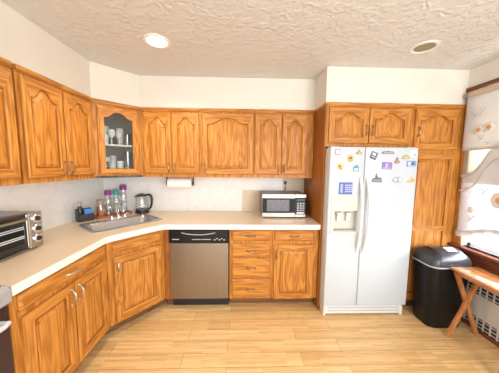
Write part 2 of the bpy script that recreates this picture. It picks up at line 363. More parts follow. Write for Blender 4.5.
def wall_cabinet(label, loc, rz, wd, doors, depth=0.335, z0=UB, z1=UT, dz=(0.04, 0.052), arch=0.07, hz=0.065, group='oak wall cabinets'):
    c = thing('wall_cabinet', label, 'cabinet', (loc[0], loc[1], z0), rz, group)
    MB().box(0.001, wd-0.001, 0, depth-0.002, 0, z1-z0, 0.001).build('body', OAKZ, c)
    cb = MB(); crown(cb, 0, wd, z1-z0); cb.build('crown_rail', OAKX, c)
    for (x, w_, hs) in doors:
        H = z1-z0-dz[0]-dz[1]
        door(c, x, dz[0], w_, H, arch, handle=(w_-0.026 if hs == 'r' else 0.026, hz))
    return c

# left wall (viewer looks at -X: local x runs along +Y)
L90 = R(90)
def lw(y): return (CW, y)
wall_cabinet('oak arched-door wall cabinet at the far left, cut by the picture edge', lw(-1.961), L90, 0.610, [(0.010, 0.290, 'r'), (0.308, 0.290, 'l')])
wall_cabinet('two-door oak wall cabinet on the left wall beside the glass-door corner cabinet', lw(-1.333), L90, 0.690, [(0.022, 0.314, 'r'), (0.346, 0.315, 'l')])
# back wall
wall_cabinet('two-door oak wall cabinet directly right of the glass-door corner cabinet', (CW+DG+0.001, UF), 0, 0.655, [(0.032, 0.298, 'r'), (0.342, 0.294, 'l')])
wall_cabinet('single wide-door oak wall cabinet in the middle of the back wall', (0.279, UF), 0, 0.590, [(0.018, 0.560, 'l')], arch=0.06)
wall_cabinet('two-door oak wall cabinet over the microwave', (0.870, UF), 0, 0.672, [(0.010, 0.290, 'r'), (0.312, 0.282, 'l')])

# glass-door corner cabinet
cc = thing('corner_cabinet', 'glass-door oak corner wall cabinet holding drinking glasses', 'cabinet', (CW, -0.643, UB), R(45))
def corner_poly(e=0.0): return [(CW, -0.643), (CW+DG, UF), (CW+DG, -0.002), (XW+0.002, -0.002), (XW+0.002, -0.643)]
cwd = DG*math.sqrt(2)
b = MB(); b.prism(corner_poly(), UB, UB+0.02); b.prism(corner_poly(), UT-0.02, UT)
b.box(XW+0.002, XW+0.012, -0.643, -0.002, UB+0.02, UT-0.02); b.box(XW+0.012, CW+DG, -0.012, -0.002, UB+0.02, UT-0.02)
b.box(XW+0.012, CW, -0.643, -0.633, UB+0.02, UT-0.02); b.box(CW+DG-0.01, CW+DG, UF, -0.012, UB+0.02, UT-0.02)
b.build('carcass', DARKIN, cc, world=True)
ff = MB(); H = UT-UB; ff.box(0.001, 0.045, 0, 0.02, 0, H); ff.box(cwd-0.045, cwd-0.001, 0, 0.02, 0, H); ff.box(0.045, cwd-0.045, 0, 0.02, 0, 0.045); ff.box(0.045, cwd-0.045, 0, 0.02, H-0.06, H)
ff.build('face_frame', OAKZ, cc)
cb = MB(); crown(cb, -0.005, cwd+0.005, H); cb.build('crown_rail', OAKX, cc)
SH = 1.712
MB().prism([(CW-0.02, -0.615), (CW+DG-0.03, UF+0.01), (CW+DG-0.012, -0.015), (XW+0.014, -0.015), (XW+0.014, -0.615)], SH-0.016, SH).build('shelf', WPLAS, cc, world=True)
door(cc, 0.035, 0.038, cwd-0.07, H-0.09, 0.055, 0.051, 0.048, 0.048, glazed=True, y=-0.001)

# fridge surround: side panel, bridge cabinet, pantry
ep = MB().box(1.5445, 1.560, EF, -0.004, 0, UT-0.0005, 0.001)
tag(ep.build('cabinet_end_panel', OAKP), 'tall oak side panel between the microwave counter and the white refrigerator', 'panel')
ep = bpy.data.objects['cabinet_end_panel']
MB().box(1.538, 1.5605, EF-0.018, EF-0.0005, UT-0.028, UT, 0.005).box(1.538, 1.544, EF, UF-0.019, UT-0.028, UT, 0.002).xform(Matrix.Translation(-ep.location)).build('crown_rail', OAKX, ep, loc=(0, 0, 0))
bc = thing('bridge_cabinet', 'short two-door oak cabinet above the white refrigerator', 'cabinet', (1.561, EF, 1.703), 0)
MB().box(0, 0.852, 0, 0.55, 0, UT-1.703, 0.001).build('body', OAKZ, bc)
cb = MB(); crown(cb, 0, 0.853, UT-1.703); cb.build('crown_rail', OAKX, bc)
door(bc, 0.018, 0.032, 0.392, 0.345, 0.055, handle=(0.366, 0.13), hl=0.09)
door(bc, 0.418, 0.032, 0.406, 0.345, 0.055, handle=(0.026, 0.13), hl=0.09)
pn = thing('pantry_cabinet', 'tall oak pantry cabinet between the refrigerator and the curtained window', 'cabinet', (2.414, EF, 0), 0)
MB().box(0, 0.529, 0, 0.6, 0.09, UT, 0.001).build('body', OAKZ, pn)
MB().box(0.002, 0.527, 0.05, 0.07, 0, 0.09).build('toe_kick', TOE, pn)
cb = MB(); crown(cb, 0, 0.506, UT); cb.build('crown_rail', OAKX, pn)
door(pn, 0.022, 1.685, 0.436, 0.393, 0.055, handle=(0.026, 0.17), hl=0.09)
td = door(pn, 0.022, 0.12, 0.436, 1.525, 0.0, handle=None)
MB().box(0.05, 0.386, -0.0203, -0.003, 0.735, 0.790, 0.003).build('middle_rail', OAKX, td)

# ------------------------------------------------------------------ base cabinets
FBL = XW-CF-0.023                                          # left base face x = -0.395
def base_body(parent, wd, depth, right=0, z1=0.8635):
    MB().box(0.001, wd-0.001, 0, depth, 0.1, z1, 0.001).build('body', OAKZ, parent)
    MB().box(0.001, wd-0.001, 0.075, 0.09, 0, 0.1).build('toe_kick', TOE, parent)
lb = thing('base_cabinet', 'oak base cabinet with one wide drawer over two doors, left wall', 'cabinet', (FBL, -1.755, 0), L90, 'oak base cabinets')
base_body(lb, 0.752, 0.62)
drawer_front(lb, 0.035, 0.752, 0.690, 0.095, hm=PEWTER, hl=0.11)
door(lb, 0.040, 0.125, 0.337, 0.595, 0.0, 0.058, 0.06, 0.058, handle=(0.310, 0.505), hm=PEWTER, hl=0.11)
door(lb, 0.388, 0.125, 0.337, 0.595, 0.0, 0.058, 0.06, 0.058, handle=(0.027, 0.505), hm=PEWTER, hl=0.11)
# corner sink base
A = Vector((FBL, -1.0)); B = Vector((-0.062, -0.612)); sang = math.atan2(B.y-A.y, B.x-A.x); slen = (B-A).length
sb = thing('corner_base_cabinet', 'diagonal oak base cabinet under the corner sink, one door below a false drawer', 'cabinet', (A.x, A.y, 0), sang)
q = MB(); q.box(0, slen, 0, 0.018, 0.1, 0.8635, 0.001)
q.build('face_frame', OAKZ, sb)
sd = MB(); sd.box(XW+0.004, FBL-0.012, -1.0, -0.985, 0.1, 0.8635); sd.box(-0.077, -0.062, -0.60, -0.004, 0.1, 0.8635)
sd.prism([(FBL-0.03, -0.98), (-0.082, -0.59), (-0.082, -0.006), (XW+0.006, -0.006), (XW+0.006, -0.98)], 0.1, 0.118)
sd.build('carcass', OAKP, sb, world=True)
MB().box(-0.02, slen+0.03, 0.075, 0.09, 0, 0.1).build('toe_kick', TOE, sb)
drawer_front(sb, 0.045, 0.745, slen-0.08, 0.095, handle=False, name='false_drawer_front')
door(sb, 0.045, 0.125, slen-0.08, 0.585, 0.0, 0.058, 0.06, 0.058, handle=(0.028, 0.50), hm=PEWTER, hl=0.10)
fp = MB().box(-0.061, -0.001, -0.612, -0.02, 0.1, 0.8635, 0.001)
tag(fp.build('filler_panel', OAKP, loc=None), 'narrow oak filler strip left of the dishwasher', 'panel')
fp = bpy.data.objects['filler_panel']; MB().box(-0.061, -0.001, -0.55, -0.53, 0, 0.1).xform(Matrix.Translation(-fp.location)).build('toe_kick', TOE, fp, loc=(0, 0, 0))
BF = -0.612
dc = thing('base_cabinet', 'oak base cabinet with a stack of four drawers right of the dishwasher', 'cabinet', (0.611, BF, 0), 0, 'oak base cabinets')
base_body(dc, 0.448, 0.60)
for (z, h) in ((0.735, 0.108), (0.567, 0.135), (0.343, 0.208), (0.118, 0.205)): drawer_front(dc, 0.026, z, 0.400, h, hl=0.085)
db = thing('base_cabinet', 'oak base cabinet with one drawer over one door below the microwave', 'cabinet', (1.060, BF, 0), 0, 'oak base cabinets')
base_body(db, 0.483, 0.60)
drawer_front(db, 0.016, 0.735, 0.412, 0.108, hl=0.085)
door(db, 0.016, 0.105, 0.412, 0.590, 0.0, 0.058, 0.06, 0.058, handle=(0.026, 0.49), hl=0.09)

# ------------------------------------------------------------------ countertop with sink cut-out, sink, faucet
SC = Vector((-0.487, -0.555)); SA = sang
def srot(x, y): return (SC.x+x*math.cos(SA)-y*math.sin(SA), SC.y+x*math.sin(SA)+y*math.cos(SA))
def rrect(hx, hy, r, n=5):
    out = []
    for (cx_, cy_, a0) in ((hx-r, hy-r, 0), (-hx+r, hy-r, 90), (-hx+r, -hy+r, 180), (hx-r, -hy+r, 270)):
        for i in range(n+1): a = R(a0+90*i/n); out.append((cx_+r*math.cos(a), cy_+r*math.sin(a)))
    return out
XL = FBL+0.022
def arc(p0, p1, p2, n=5):
    return [tuple((1-t)**2*Vector(p0)+2*t*(1-t)*Vector(p1)+t*t*Vector(p2)) for t in [i/n for i in range(n+1)]]
K1 = Vector((XL, -1.022)); K2 = Vector((-0.052, CF)); dd = (K2-K1).normalized()
front = [(XL, -1.757)] + arc(K1-Vector((0, 0.05)), K1, K1+dd*0.05) + arc(K2-dd*0.05, K2, K2+Vector((0.05, 0))) + [(1.543, CF)]
outer = [(XW+0.001, -0.0035), (XW+0.001, -1.757)] + front + [(1.543, -0.0035)]
hole = [srot(*p) for p in rrect(0.312, 0.190, 0.05)]
ct = thing('countertop', 'beige laminate countertop running along the left and back walls', 'countertop', (0, 0, CZ))
bm = bmesh.new()
def loop(pts, z):
    vs = [bm.verts.new((x, y, z)) for x, y in pts]; return vs, [bm.edges.new((vs[i], vs[(i+1) % len(vs)])) for i in range(len(vs))]
v1, e1 = loop(outer, 0); v2, e2 = loop(hole, 0)
bmesh.ops.triangle_fill(bm, edges=e1+e2, use_beauty=True)
ext = bmesh.ops.extrude_face_region(bm, geom=bm.faces[:])
for g in ext['geom']:
    if isinstance(g, bmesh.types.BMVert): g.co.z = -0.05
bmesh.ops.recalc_face_normals(bm, faces=bm.faces[:])
me = bpy.data.meshes.new('top'); bm.to_mesh(me); bm.free(); me.materials.append(COUNTER)
o = bpy.data.objects.new('top', me); COL.objects.link(o); o.parent = ct
def strip(pts, d0, d1):
    P = [Vector(p) for p in pts]; out = []
    for i, p in enumerate(P):
        t = (P[min(i+1, len(P)-1)]-P[max(i-1, 0)]).normalized(); out.append((p+Vector((t.y, -t.x))*d0, p+Vector((t.y, -t.x))*d1))
    return out
st = strip(front, 0.0005, 0.004)
MB().loft([[Vector((a.x, a.y, -0.05)), Vector((b_.x, b_.y, -0.05)), Vector((b_.x, b_.y, -0.002)), Vector((a.x, a.y, -0.0005))] for a, b_ in st]).build('front_edge', EDGE, ct)

def pl(p, z): return [Vector((*srot(*q_), z)) for q_ in p]
sk = thing('sink', 'stainless steel drop-in sink set diagonally in the corner of the countertop', 'sink', (SC.x, SC.y, CZ), SA)
def rl(hx, hy, r, z, oy=0.0): return [Vector((x, y+oy, z)) for x, y in rrect(hx, hy, r)]
MB().loft([rl(0.335, 0.212, 0.045, 0.0008), rl(0.335, 0.212, 0.045, 0.004), rl(0.325, 0.202, 0.045, 0.007), rl(0.304, 0.168, 0.055, 0.006, -0.012), rl(0.294, 0.158, 0.06, -0.012, -0.012),
           rl(0.276, 0.143, 0.07, -0.150, -0.012), rl(0.249, 0.115, 0.07, -0.172, -0.012), rl(0.03, 0.03, 0.028, -0.178, -0.012)], False, True).build('basin', SINKM, sk, angle=60)
MB().lathe([(0.038, -0.1765), (0.038, -0.173), (0.028, -0.172), (0.02, -0.1745)], (0, -0.012, 0), 16).build('drain', CHROME, sk)
fa = thing('faucet', 'chrome faucet standing at the back rim of the corner sink', 'faucet', (*srot(0.02, 0.184), CZ+0.0075), SA)
MB().loft([[Vector((x, y, 0)) for x, y in rrect(0.085, 0.025, 0.024)], [Vector((x, y, 0.008)) for x, y in rrect(0.083, 0.023, 0.022)]]).lathe([(0.018, 0.008), (0.014, 0.035), (0.012, 0.04)], n=14).build('base_plate', CHROME, fa)
MB().tube([(0, 0, 0.035), (0, -0.002, 0.075), (0, -0.02, 0.105), (0, -0.06, 0.115), (0, -0.105, 0.105), (0, -0.115, 0.085)], [0.011, 0.011, 0.0105, 0.010, 0.0095, 0.010], 10).build('spout', CHROME, fa)
for sx in (-1, 1):
    MB().lathe([(0.014, 0.008), (0.013, 0.03), (0.009, 0.036)], (sx*0.065, 0, 0), 12).tube([(sx*0.065, 0, 0.034), (sx*0.105, -0.008, 0.046)], [0.007, 0.005], 8).build('tap_handle', CHROME, fa)

# ------------------------------------------------------------------ dishwasher
dw = thing('dishwasher', 'stainless steel dishwasher with black control panel under the counter', 'dishwasher', (0.0015, BF, 0))
MB().box(0.001, 0.604, 0.0, 0.58, 0.1, 0.86, 0.001).build('body', BLACKM, dw)
# door, lightly crowned
rings = []
for i in range(9):
    x = 0.004+0.596*i/8; yb = -0.024-0.006*(1-((i-4)/4)**2)
    rings.append([Vector((x, 0, 0.117)), Vector((x, yb+0.004, 0.117)), Vector((x, yb, 0.122)), Vector((x, yb, 0.715)), Vector((x, yb+0.004, 0.72)), Vector((x, 0, 0.72))])
MB().loft(rings).build('door', STEELV, dw)
cpn = MB().box(0.003, 0.601, -0.036, 0, 0.722, 0.857, 0.004).build('control_panel', BLACK, dw)
hb = MB(); pts = []
for i in range(13):
    t = -1+2*i/12; pts.append((0.30+t*0.17, -0.038, 0.808+0.022*t*t))
hb.tube(pts, 0.0075, 8, flat=0.6); hb.build('pocket_handle', GREYP, cpn)
MB().box(0.035, 0.105, -0.0372, -0.035, 0.757, 0.764).build('printed_mark', LGREY, cpn); mk = MB()
for i in range(9): mk.box(0.235+i*0.022, 0.249+i*0.022, -0.0372, -0.035, 0.757, 0.764)
mk.build('button_row', LGREY, cpn); mk = MB()
for i in range(5): mk.box(0.455+i*0.024, 0.470+i*0.024, -0.0372, -0.035, 0.752+0.012*(i % 2), 0.760+0.012*(i % 2))
mk.build('button_row', LGREY, cpn)
MB().box(0.004, 0.600, 0.05, 0.07, 0.0, 0.1).build('toe_kick', BLACKM, dw)

# ------------------------------------------------------------------ refrigerator and its magnets
FX0, FX1, FS, FY, FH = 1.563, 2.408, 1.897, -0.770, 1.6945
fr = thing('refrigerator', 'white side-by-side refrigerator covered in magnets', 'refrigerator', (FX0, -0.70, 0))
MB().box(0.002, FX1-FX0-0.002, 0, 0.66, 0.04, 1.685, 0.004).build('cabinet_shell', FRSIDE, fr)
def fdoor(x0, x1, name):
    return MB().box(x0-FX0, x1-FX0, -0.07, -0.004, 0.115, FH, 0.012, seg=3).build(name, FRW, fr)
f1 = MB(); dx0, dx1, dz0, dz1 = 1.592, 1.858, 0.857, 1.238
# freezer door with a dispenser cut-out (four slabs round the opening, rounded outside)
f1 = MB(); X = lambda x: x-FX0
rz0, rz1, rx0, rx1 = 0.885, 1.085, 1.622, 1.846
f1.loft([[Vector((X(FX0)+d, yy, 0.115+d)), Vector((X(FS)-0.002-d, yy, 0.115+d)), Vector((X(FS)-0.002-d, yy, FH-d)), Vector((X(FX0)+d, yy, FH-d))] for d, yy in ((0, -0.004), (0, -0.058), (0.004, -0.066), (0.012, -0.07))] +
        [[Vector((X(rx0), yy, rz0)), Vector((X(rx1), yy, rz0)), Vector((X(rx1), yy, rz1)), Vector((X(rx0), yy, rz1))] for yy in (-0.07, -0.012)], True, True)
fz = f1.build('freezer_door', FRW, fr)
dp = fdoor(FS+0.002, FX1, 'fresh_food_door')
e = MB()
e.box(X(dx0), X(dx1), -0.078, -0.0705, rz1, dz1, 0.003); e.box(X(dx0), X(dx1), -0.082, -0.0705, dz0, rz0, 0.004)
e.box(X(dx0), X(rx0), -0.078, -0.0705, rz0, rz1); e.box(X(rx1), X(dx1), -0.078, -0.0705, rz0, rz1)
e.box(X(rx0), X(rx1), -0.017, -0.0125, rz0, rz1); e.build('dispenser_panel', CREAM, fz)
MB().box(X(rx0)+0.004, X(rx1)-0.004, -0.074, -0.02, rz0+0.002, rz0+0.010, 0.002).build('drip_tray', GREYP, fz)
for xx in (1.685, 1.775):
    MB().lathe([(0.014, 0), (0.026, 0.02), (0.026, 0.035)], (X(xx), -0.045, rz1-0.055), 14).box(X(xx)-0.02, X(xx)+0.02, -0.05, -0.042, rz1-0.105, rz1-0.05, 0.003).build('dispenser_paddle', HANDW, fz)
bt = MB()
for i in range(6): bt.box(X(1.635)+i*0.034, X(1.635)+i*0.034+0.022, -0.080, -0.0775, 1.105, 1.117)
bt.build('dispenser_buttons', LGREY, fz); MB().box(X(1.70), X(1.77), -0.080, -0.0775, 1.155, 1.165).build('dispenser_mark', LGREY, fz)
def fhandle(x, sgn, parent):
    n = 14; pts = []
    for i in range(n+1):
        t = -1+2*i/n; pts.append((x+sgn*0.006*(1-t*t), -0.072-0.055*(1-abs(t)**2.6), 1.04+t*0.355))
    h = MB().tube(pts, [0.012+0.004*abs(-1+2*i/n) for i in range(n+1)], 10).build('handle', HANDW, parent)
    for z in (0.672, 1.378): MB().box(x-0.013, x+0.013, -0.082, -0.0705, z, z+0.031, 0.003).build('handle_cap', LGREY, h)
fhandle(X(1.868), -1, fz); fhandle(X(1.928), 1, dp)
g = MB(); g.box(0.012, FX1-FX0-0.03, -0.05, 0.0, 0.015, 0.105, 0.006); g.build('base_grille', LGREY, fr)
g = MB()
g.box(0.05, 0.78, -0.0535, -0.0495, 0.078, 0.086); g.box(0.05, 0.78, -0.0535, -0.0495, 0.048, 0.056); g.build('grille_slot', GREYP, fr)
MB().box(0.005, 0.03, -0.055, 0.05, 0, 0.1, 0.004).build('foot', CREAM, fr); MB().box(FX1-FX0-0.055, FX1-FX0-0.02, -0.055, 0.02, 0.0, 0.1, 0.004).build('foot', CREAM, fr)
for xx in (0.02, FX1-FX0-0.09): MB().box(xx, xx+0.07, -0.04, 0.03, FH-0.003, FH+0.006, 0.003).build('hinge_cap', CREAM, fr)

# magnets: (pixel-free) positions on the door front, each its own small relief
def disc(rx, rz, n=18, ph=0): return [(rx*math.cos(2*math.pi*i/n+ph), rz*math.sin(2*math.pi*i/n+ph)) for i in range(n)]
def rct(hx, hz): return [(-hx, -hz), (hx, -hz), (hx, hz), (-hx, hz)]
def slab(b, poly, y0, y1, dx=0, dz=0):
    b.loft([[Vector((x+dx, y1, z+dz)) for x, z in poly], [Vector((x+dx, y0, z+dz)) for x, z in poly]]); return b
MM = {}
def mc(c, rough=0.45):
    if c not in MM: MM[c] = mat('magnet_tint', c, rough)
    return MM[c]
def magnet(x, z, label, poly, col, extras=(), tilt=0):
    t = thing('fridge_magnet', label, 'magnet', (x, FY-0.0005, z), 0, 'magnets on the refrigerator doors')
    o = slab(MB(), poly, -0.005, 0.0).build('backing', mc(col), t)
    o.rotation_euler = (0, R(tilt), 0)
    for (nm, p, c, dx, dz) in extras:
        q = slab(MB(), p, -0.007, -0.004, dx, dz).build(nm, mc(c), t); q.rotation_euler = (0, R(tilt), 0)
    return t
DK = (0.06, 0.06, 0.07); GOLD = (0.62, 0.38, 0.10); BRN = (0.20, 0.10, 0.05); TL = (0.13, 0.36, 0.45); PK = (0.80, 0.22, 0.36); WH = (0.85, 0.85, 0.85); PU = (0.33, 0.22, 0.52); BL = (0.16, 0.20, 0.52)
magnet(1.630, 1.643, 'small pink magnet with two white panes at the top left of the freezer door', rct(0.025, 0.028), PK, [('inlay', rct(0.006, 0.018), WH, -0.009, 0), ('inlay', rct(0.006, 0.018), WH, 0.011, 0)])
magnet(1.832, 1.645, 'little brown peaked magnet at the top right of the freezer door', [(-0.028, -0.02), (0.028, -0.02), (0.03, -0.004), (0.012, 0.004), (0.002, 0.024), (-0.012, 0.004), (-0.03, -0.006)], (0.36, 0.26, 0.2), [('inlay', disc(0.012, 0.009), GOLD, 0.004, -0.008)])
def flower(rx, k=9): return [((rx*(1+0.12*math.cos(k*a)))*math.cos(a), (rx*1.12*(1+0.12*math.cos(k*a)))*math.sin(a)) for a in [2*math.pi*i/45 for i in range(45)]]
magnet(1.751, 1.583, 'round golden magnet with a dark centre, upper of two on the freezer door', flower(0.030), GOLD, [('inlay', disc(0.015, 0.013), BRN, 0.002, 0.006), ('inlay', disc(0.012, 0.007), (0.5, 0.25, 0.16), 0.002, -0.016)])
magnet(1.660, 1.507, 'round golden magnet with a dark centre, lower left of two on the freezer door', flower(0.030), (0.66, 0.46, 0.16), [('inlay', disc(0.011, 0.012), BRN, -0.006, 0.004), ('inlay', disc(0.01, 0.008), (0.35, 0.16, 0.09), 0.006, -0.014)])
magnet(1.812, 1.495, 'teal house-shaped magnet on the freezer door', [(-0.026, -0.032), (0.026, -0.032), (0.026, 0.012), (0.012, 0.028), (0.010, 0.034), (-0.008, 0.026), (-0.026, 0.010)], TL, [('inlay', rct(0.016, 0.009), (0.55, 0.7, 0.75), 0.0, -0.012), ('inlay', rct(0.012, 0.006), (0.1, 0.2, 0.3), 0.0, 0.009)])
magnet(1.722, 1.303, 'blue calendar card magnet above the water dispenser', rct(0.064, 0.057), (0.09, 0.13, 0.42), [('inlay', rct(0.011, 0.042), (0.32, 0.36, 0.62), -0.040, 0)]+[('inlay', rct(0.006, 0.006), (0.45, 0.50, 0.75), 0.002+0.017*i, 0.03-0.02*j) for i in range(4) for j in range(4)])
magnet(1.975, 1.615, 'dark grey tilted square magnet at the top left of the wide refrigerator door', rct(0.030, 0.034), (0.10, 0.10, 0.13), [('inlay', rct(0.017, 0.012), (0.55, 0.6, 0.68), -0.003, 0.012), ('inlay', rct(0.019, 0.004), (0.5, 0.5, 0.55), 0.0, -0.014)], 20)
magnet(2.109, 1.645, 'long dark scalloped magnet at the top of the wide refrigerator door', [(-0.056, -0.013), (0.056, -0.013), (0.058, 0.002), (0.04, 0.012), (0.02, 0.010), (0.0, 0.017), (-0.02, 0.010), (-0.04, 0.013), (-0.058, 0.002)], (0.18, 0.18, 0.17), [('inlay', rct(0.006, 0.006), (0.45, 0.45, 0.42), -0.036+0.018*i, 0.0) for i in range(5)])
magnet(2.202, 1.571, 'small brown figure-shaped magnet on the wide refrigerator door', [(-0.022, -0.026), (0.020, -0.028), (0.026, -0.006), (0.010, 0.006), (0.012, 0.022), (0.0, 0.032), (-0.010, 0.020), (-0.010, 0.006), (-0.024, -0.004)], (0.34, 0.2, 0.15), [('inlay', disc(0.012, 0.010), (0.55, 0.28, 0.2), 0.0, -0.010)])
magnet(2.283, 1.603, 'olive and gold arch-shaped magnet near the top right of the refrigerator door', [(-0.034, -0.018), (0.034, -0.018), (0.036, 0.0), (0.022, 0.018), (0.0, 0.022), (-0.018, 0.014), (-0.036, -0.006)], (0.42, 0.36, 0.14), [('inlay', disc(0.014, 0.008), (0.7, 0.55, 0.22), 0.002, -0.002)])
magnet(2.352, 1.640, 'white square magnet with a green corner at the top right of the refrigerator door', rct(0.029, 0.032), (0.62, 0.72, 0.72), [('inlay', rct(0.024, 0.027), WH, 0, 0), ('inlay', rct(0.009, 0.008), (0.22, 0.42, 0.40), 0.012, -0.014)])
magnet(2.343, 1.541, 'blue picture magnet at the right edge of the refrigerator door', rct(0.044, 0.028), (0.20, 0.30, 0.52), [('inlay', rct(0.014, 0.014), (0.55, 0.62, 0.75), -0.022, 0.004), ('inlay', rct(0.012, 0.018), (0.08, 0.12, 0.30), 0.012, 0), ('inlay', rct(0.035, 0.004), (0.6, 0.66, 0.76), 0.0, -0.02)])
magnet(2.109, 1.521, 'purple rectangular magnet on the wide refrigerator door', rct(0.048, 0.033), (0.27, 0.17, 0.46), [('inlay', rct(0.010, 0.018), (0.55, 0.45, 0.72), -0.006, 0.002), ('inlay', rct(0.038, 0.004), (0.5, 0.42, 0.66), 0, -0.022)], 3)
magnet(2.020, 1.403, 'dark grey skyline-shaped magnet on the wide refrigerator door', [(-0.048, -0.038), (0.048, -0.040), (0.046, -0.012), (0.036, 0.006), (0.026, 0.006), (0.022, -0.006), (0.008, 0.010), (0.0, 0.022), (-0.008, 0.044), (-0.016, 0.020), (-0.018, -0.002), (-0.034, 0.0), (-0.046, -0.012)], (0.13, 0.13, 0.14), [('inlay', rct(0.006, 0.008), (0.42, 0.42, 0.44), -0.03+0.02*i, -0.022) for i in range(4)])
magnet(2.217, 1.387, 'oval teal and pink magnet on the wide refrigerator door', disc(0.046, 0.028), (0.25, 0.45, 0.48), [('inlay', disc(0.014, 0.014), (0.70, 0.72, 0.72), -0.022, 0.002), ('inlay', disc(0.012, 0.012), (0.66, 0.30, 0.34), 0.004, -0.006), ('inlay', disc(0.012, 0.014), (0.72, 0.74, 0.75), 0.026, 0.002)])
magnet(2.355, 1.391, 'gold leaf-shaped magnet at the lower right of the magnet group', [(-0.034, -0.026), (0.02, -0.028), (0.034, -0.012), (0.036, 0.012), (0.014, 0.018), (0.010, 0.030), (-0.006, 0.016), (-0.016, 0.0), (-0.036, -0.010)], (0.68, 0.48, 0.20), [('inlay', disc(0.014, 0.008), (0.42, 0.26, 0.12), 0.008, -0.004)])

# ------------------------------------------------------------------ microwave
mw = thing('microwave', 'steel and black microwave oven on the counter beside the tall oak panel', 'microwave', (0.965, -0.375, CZ), 0)
MB().box(0, 0.502, 0.015, 0.335, 0.012, 0.278, 0.006).build('housing', mat('microwave_shell', (0.16, 0.15, 0.145), 0.4), mw)
dr = MB().box(0.0, 0.375, -0.004, 0.0145, 0.014, 0.276, 0.003).build('door', STEEL, mw)
MB().box(0.004, 0.374, -0.0065, -0.0035, 0.062, 0.232, 0.001).build('door_glass', DARKGL, dr)
MB().box(0.055, 0.310, -0.0078, -0.006, 0.082, 0.215, 0.001).build('window_mesh', MWIN, dr)
pnl = MB().box(0.3765, 0.502, -0.004, 0.0145, 0.014, 0.276, 0.003).build('control_panel', STEEL, mw)
MB().box(0.380, 0.499, -0.0065, -0.0035, 0.045, 0.240, 0.002).build('keypad_face', BLACK, pnl)
MB().box(0.395, 0.485, -0.008, -0.006, 0.198, 0.226, 0.001).build('display', mat('display_glass', (0.05, 0.09, 0.10), 0.1), pnl)
kb = MB()
for i in range(3):
    for j in range(4): kb.box(0.398+i*0.031, 0.421+i*0.031, -0.008, -0.006, 0.085+j*0.026, 0.103+j*0.026, 0.001)
kb.build('keypad', GREYP, pnl)
MB().box(0.395, 0.485, -0.010, -0.0055, 0.052, 0.074, 0.002).build('door_button', LGREY, pnl)
for (fx_, fy_) in ((0.04, 0.04), (0.46, 0.04), (0.04, 0.30), (0.46, 0.30)): MB().lathe([(0.012, 0), (0.014, 0.013)], (fx_, fy_, 0), 10).build('foot', BLACKM, mw)
ol = thing('wall_outlet', 'wall outlet behind the microwave with a black plug in it', 'outlet', (1.294, -0.004, 1.275), 0)
MB().box(-0.035, 0.035, -0.006, 0.0, -0.057, 0.057, 0.002).build('cover_plate', mat('outlet_plate', (0.66, 0.58, 0.47), 0.45), ol)
for s in (0.024, -0.024): MB().box(-0.016, 0.016, -0.0075, -0.0055, s-0.014, s+0.014, 0.001).build('socket', WPLAS, ol)
pc = thing('power_cord', 'black power cord hanging from the outlet to the microwave', 'cord', (1.294, -0.012, 1.295), 0)
MB().box(-0.014, 0.014, -0.026, 0.0, -0.016, 0.018, 0.004).build('plug', BLACKM, pc)
MB().tube([(0, -0.013, -0.016), (0.001, -0.015, -0.05), (-0.002, -0.016, -0.10), (-0.008, -0.014, -0.16), (-0.02, -0.015, -0.26), (-0.03, -0.014, -0.36)], 0.0045, 7).build('cable', BLACKM, pc)

# ------------------------------------------------------------------ toaster oven
to = thing('toaster_oven', 'silver toaster oven with three round knobs on the left counter', 'toaster oven', (-0.70, -1.665, CZ), L90)
MB().box(0, 0.445, 0.012, 0.285, 0.018, 0.258, 0.008, seg=2).build('housing', noisy('oven_shell', (0.20, 0.20, 0.205), (0.25, 0.25, 0.255), (3, 240, 3), 0.28, 1.0), to)
fc = MB().box(0.348, 0.447, -0.006, 0.0115, 0.018, 0.26, 0.004).build('control_panel', STEEL, to)
for z in (0.215, 0.145, 0.075):
    k = MB().lathe([(0.031, 0), (0.031, -0.005), (0.027, -0.010), (0.024, -0.012), (0.022, -0.012)], (0.400, -0.0065, z), 20, axis='Y').build('knob', CHROME, fc)
    MB().lathe([(0.017, 0), (0.0155, -0.007)], (0.400, -0.0187, z), 14, axis='Y').build('knob_cap', BLACKM, k)
tdr = MB()
tdr.box(0.004, 0.344, -0.008, 0.0115, 0.205, 0.256, 0.003); tdr.box(0.004, 0.344, -0.008, 0.0115, 0.03, 0.062, 0.003); tdr.box(0.004, 0.03, -0.008, 0.0115, 0.062, 0.205, 0.003); tdr.box(0.312, 0.344, -0.008, 0.0115, 0.062, 0.205, 0.003)
dro = tdr.build('door', BLACKM, to)
MB().box(0.028, 0.314, -0.004, 0.006, 0.060, 0.207).build('door_glass', DARKGL, dro)
MB().tube([(0.03, -0.008, 0.228), (0.034, -0.035, 0.230), (0.05, -0.04, 0.230), (0.29, -0.04, 0.230), (0.306, -0.035, 0.230), (0.31, -0.008, 0.228)], 0.0075, 8).build('handle', STEEL, dro)
MB().box(0.328, 0.346, -0.012, -0.0065, 0.03, 0.258, 0.003).build('door_trim', STEEL, dro)
rk = MB()
for z in (0.105, 0.165):
    for i in range(2): rk.tube([(0.032, -0.006+0.0*i, z+0.012*i), (0.31, -0.006, z+0.012*i)], 0.0035, 6)
rk.build('rack', LGREY, dro)
MB().box(0.01, 0.44, -0.003, 0.0115, 0.012, 0.0175).build('crumb_tray', STEEL, to)
for (fx_, fy_) in ((0.03, 0.03), (0.41, 0.03), (0.03, 0.25), (0.41, 0.25)): MB().lathe([(0.014, 0), (0.016, 0.019)], (fx_, fy_, 0), 10).build('foot', BLACKM, to)

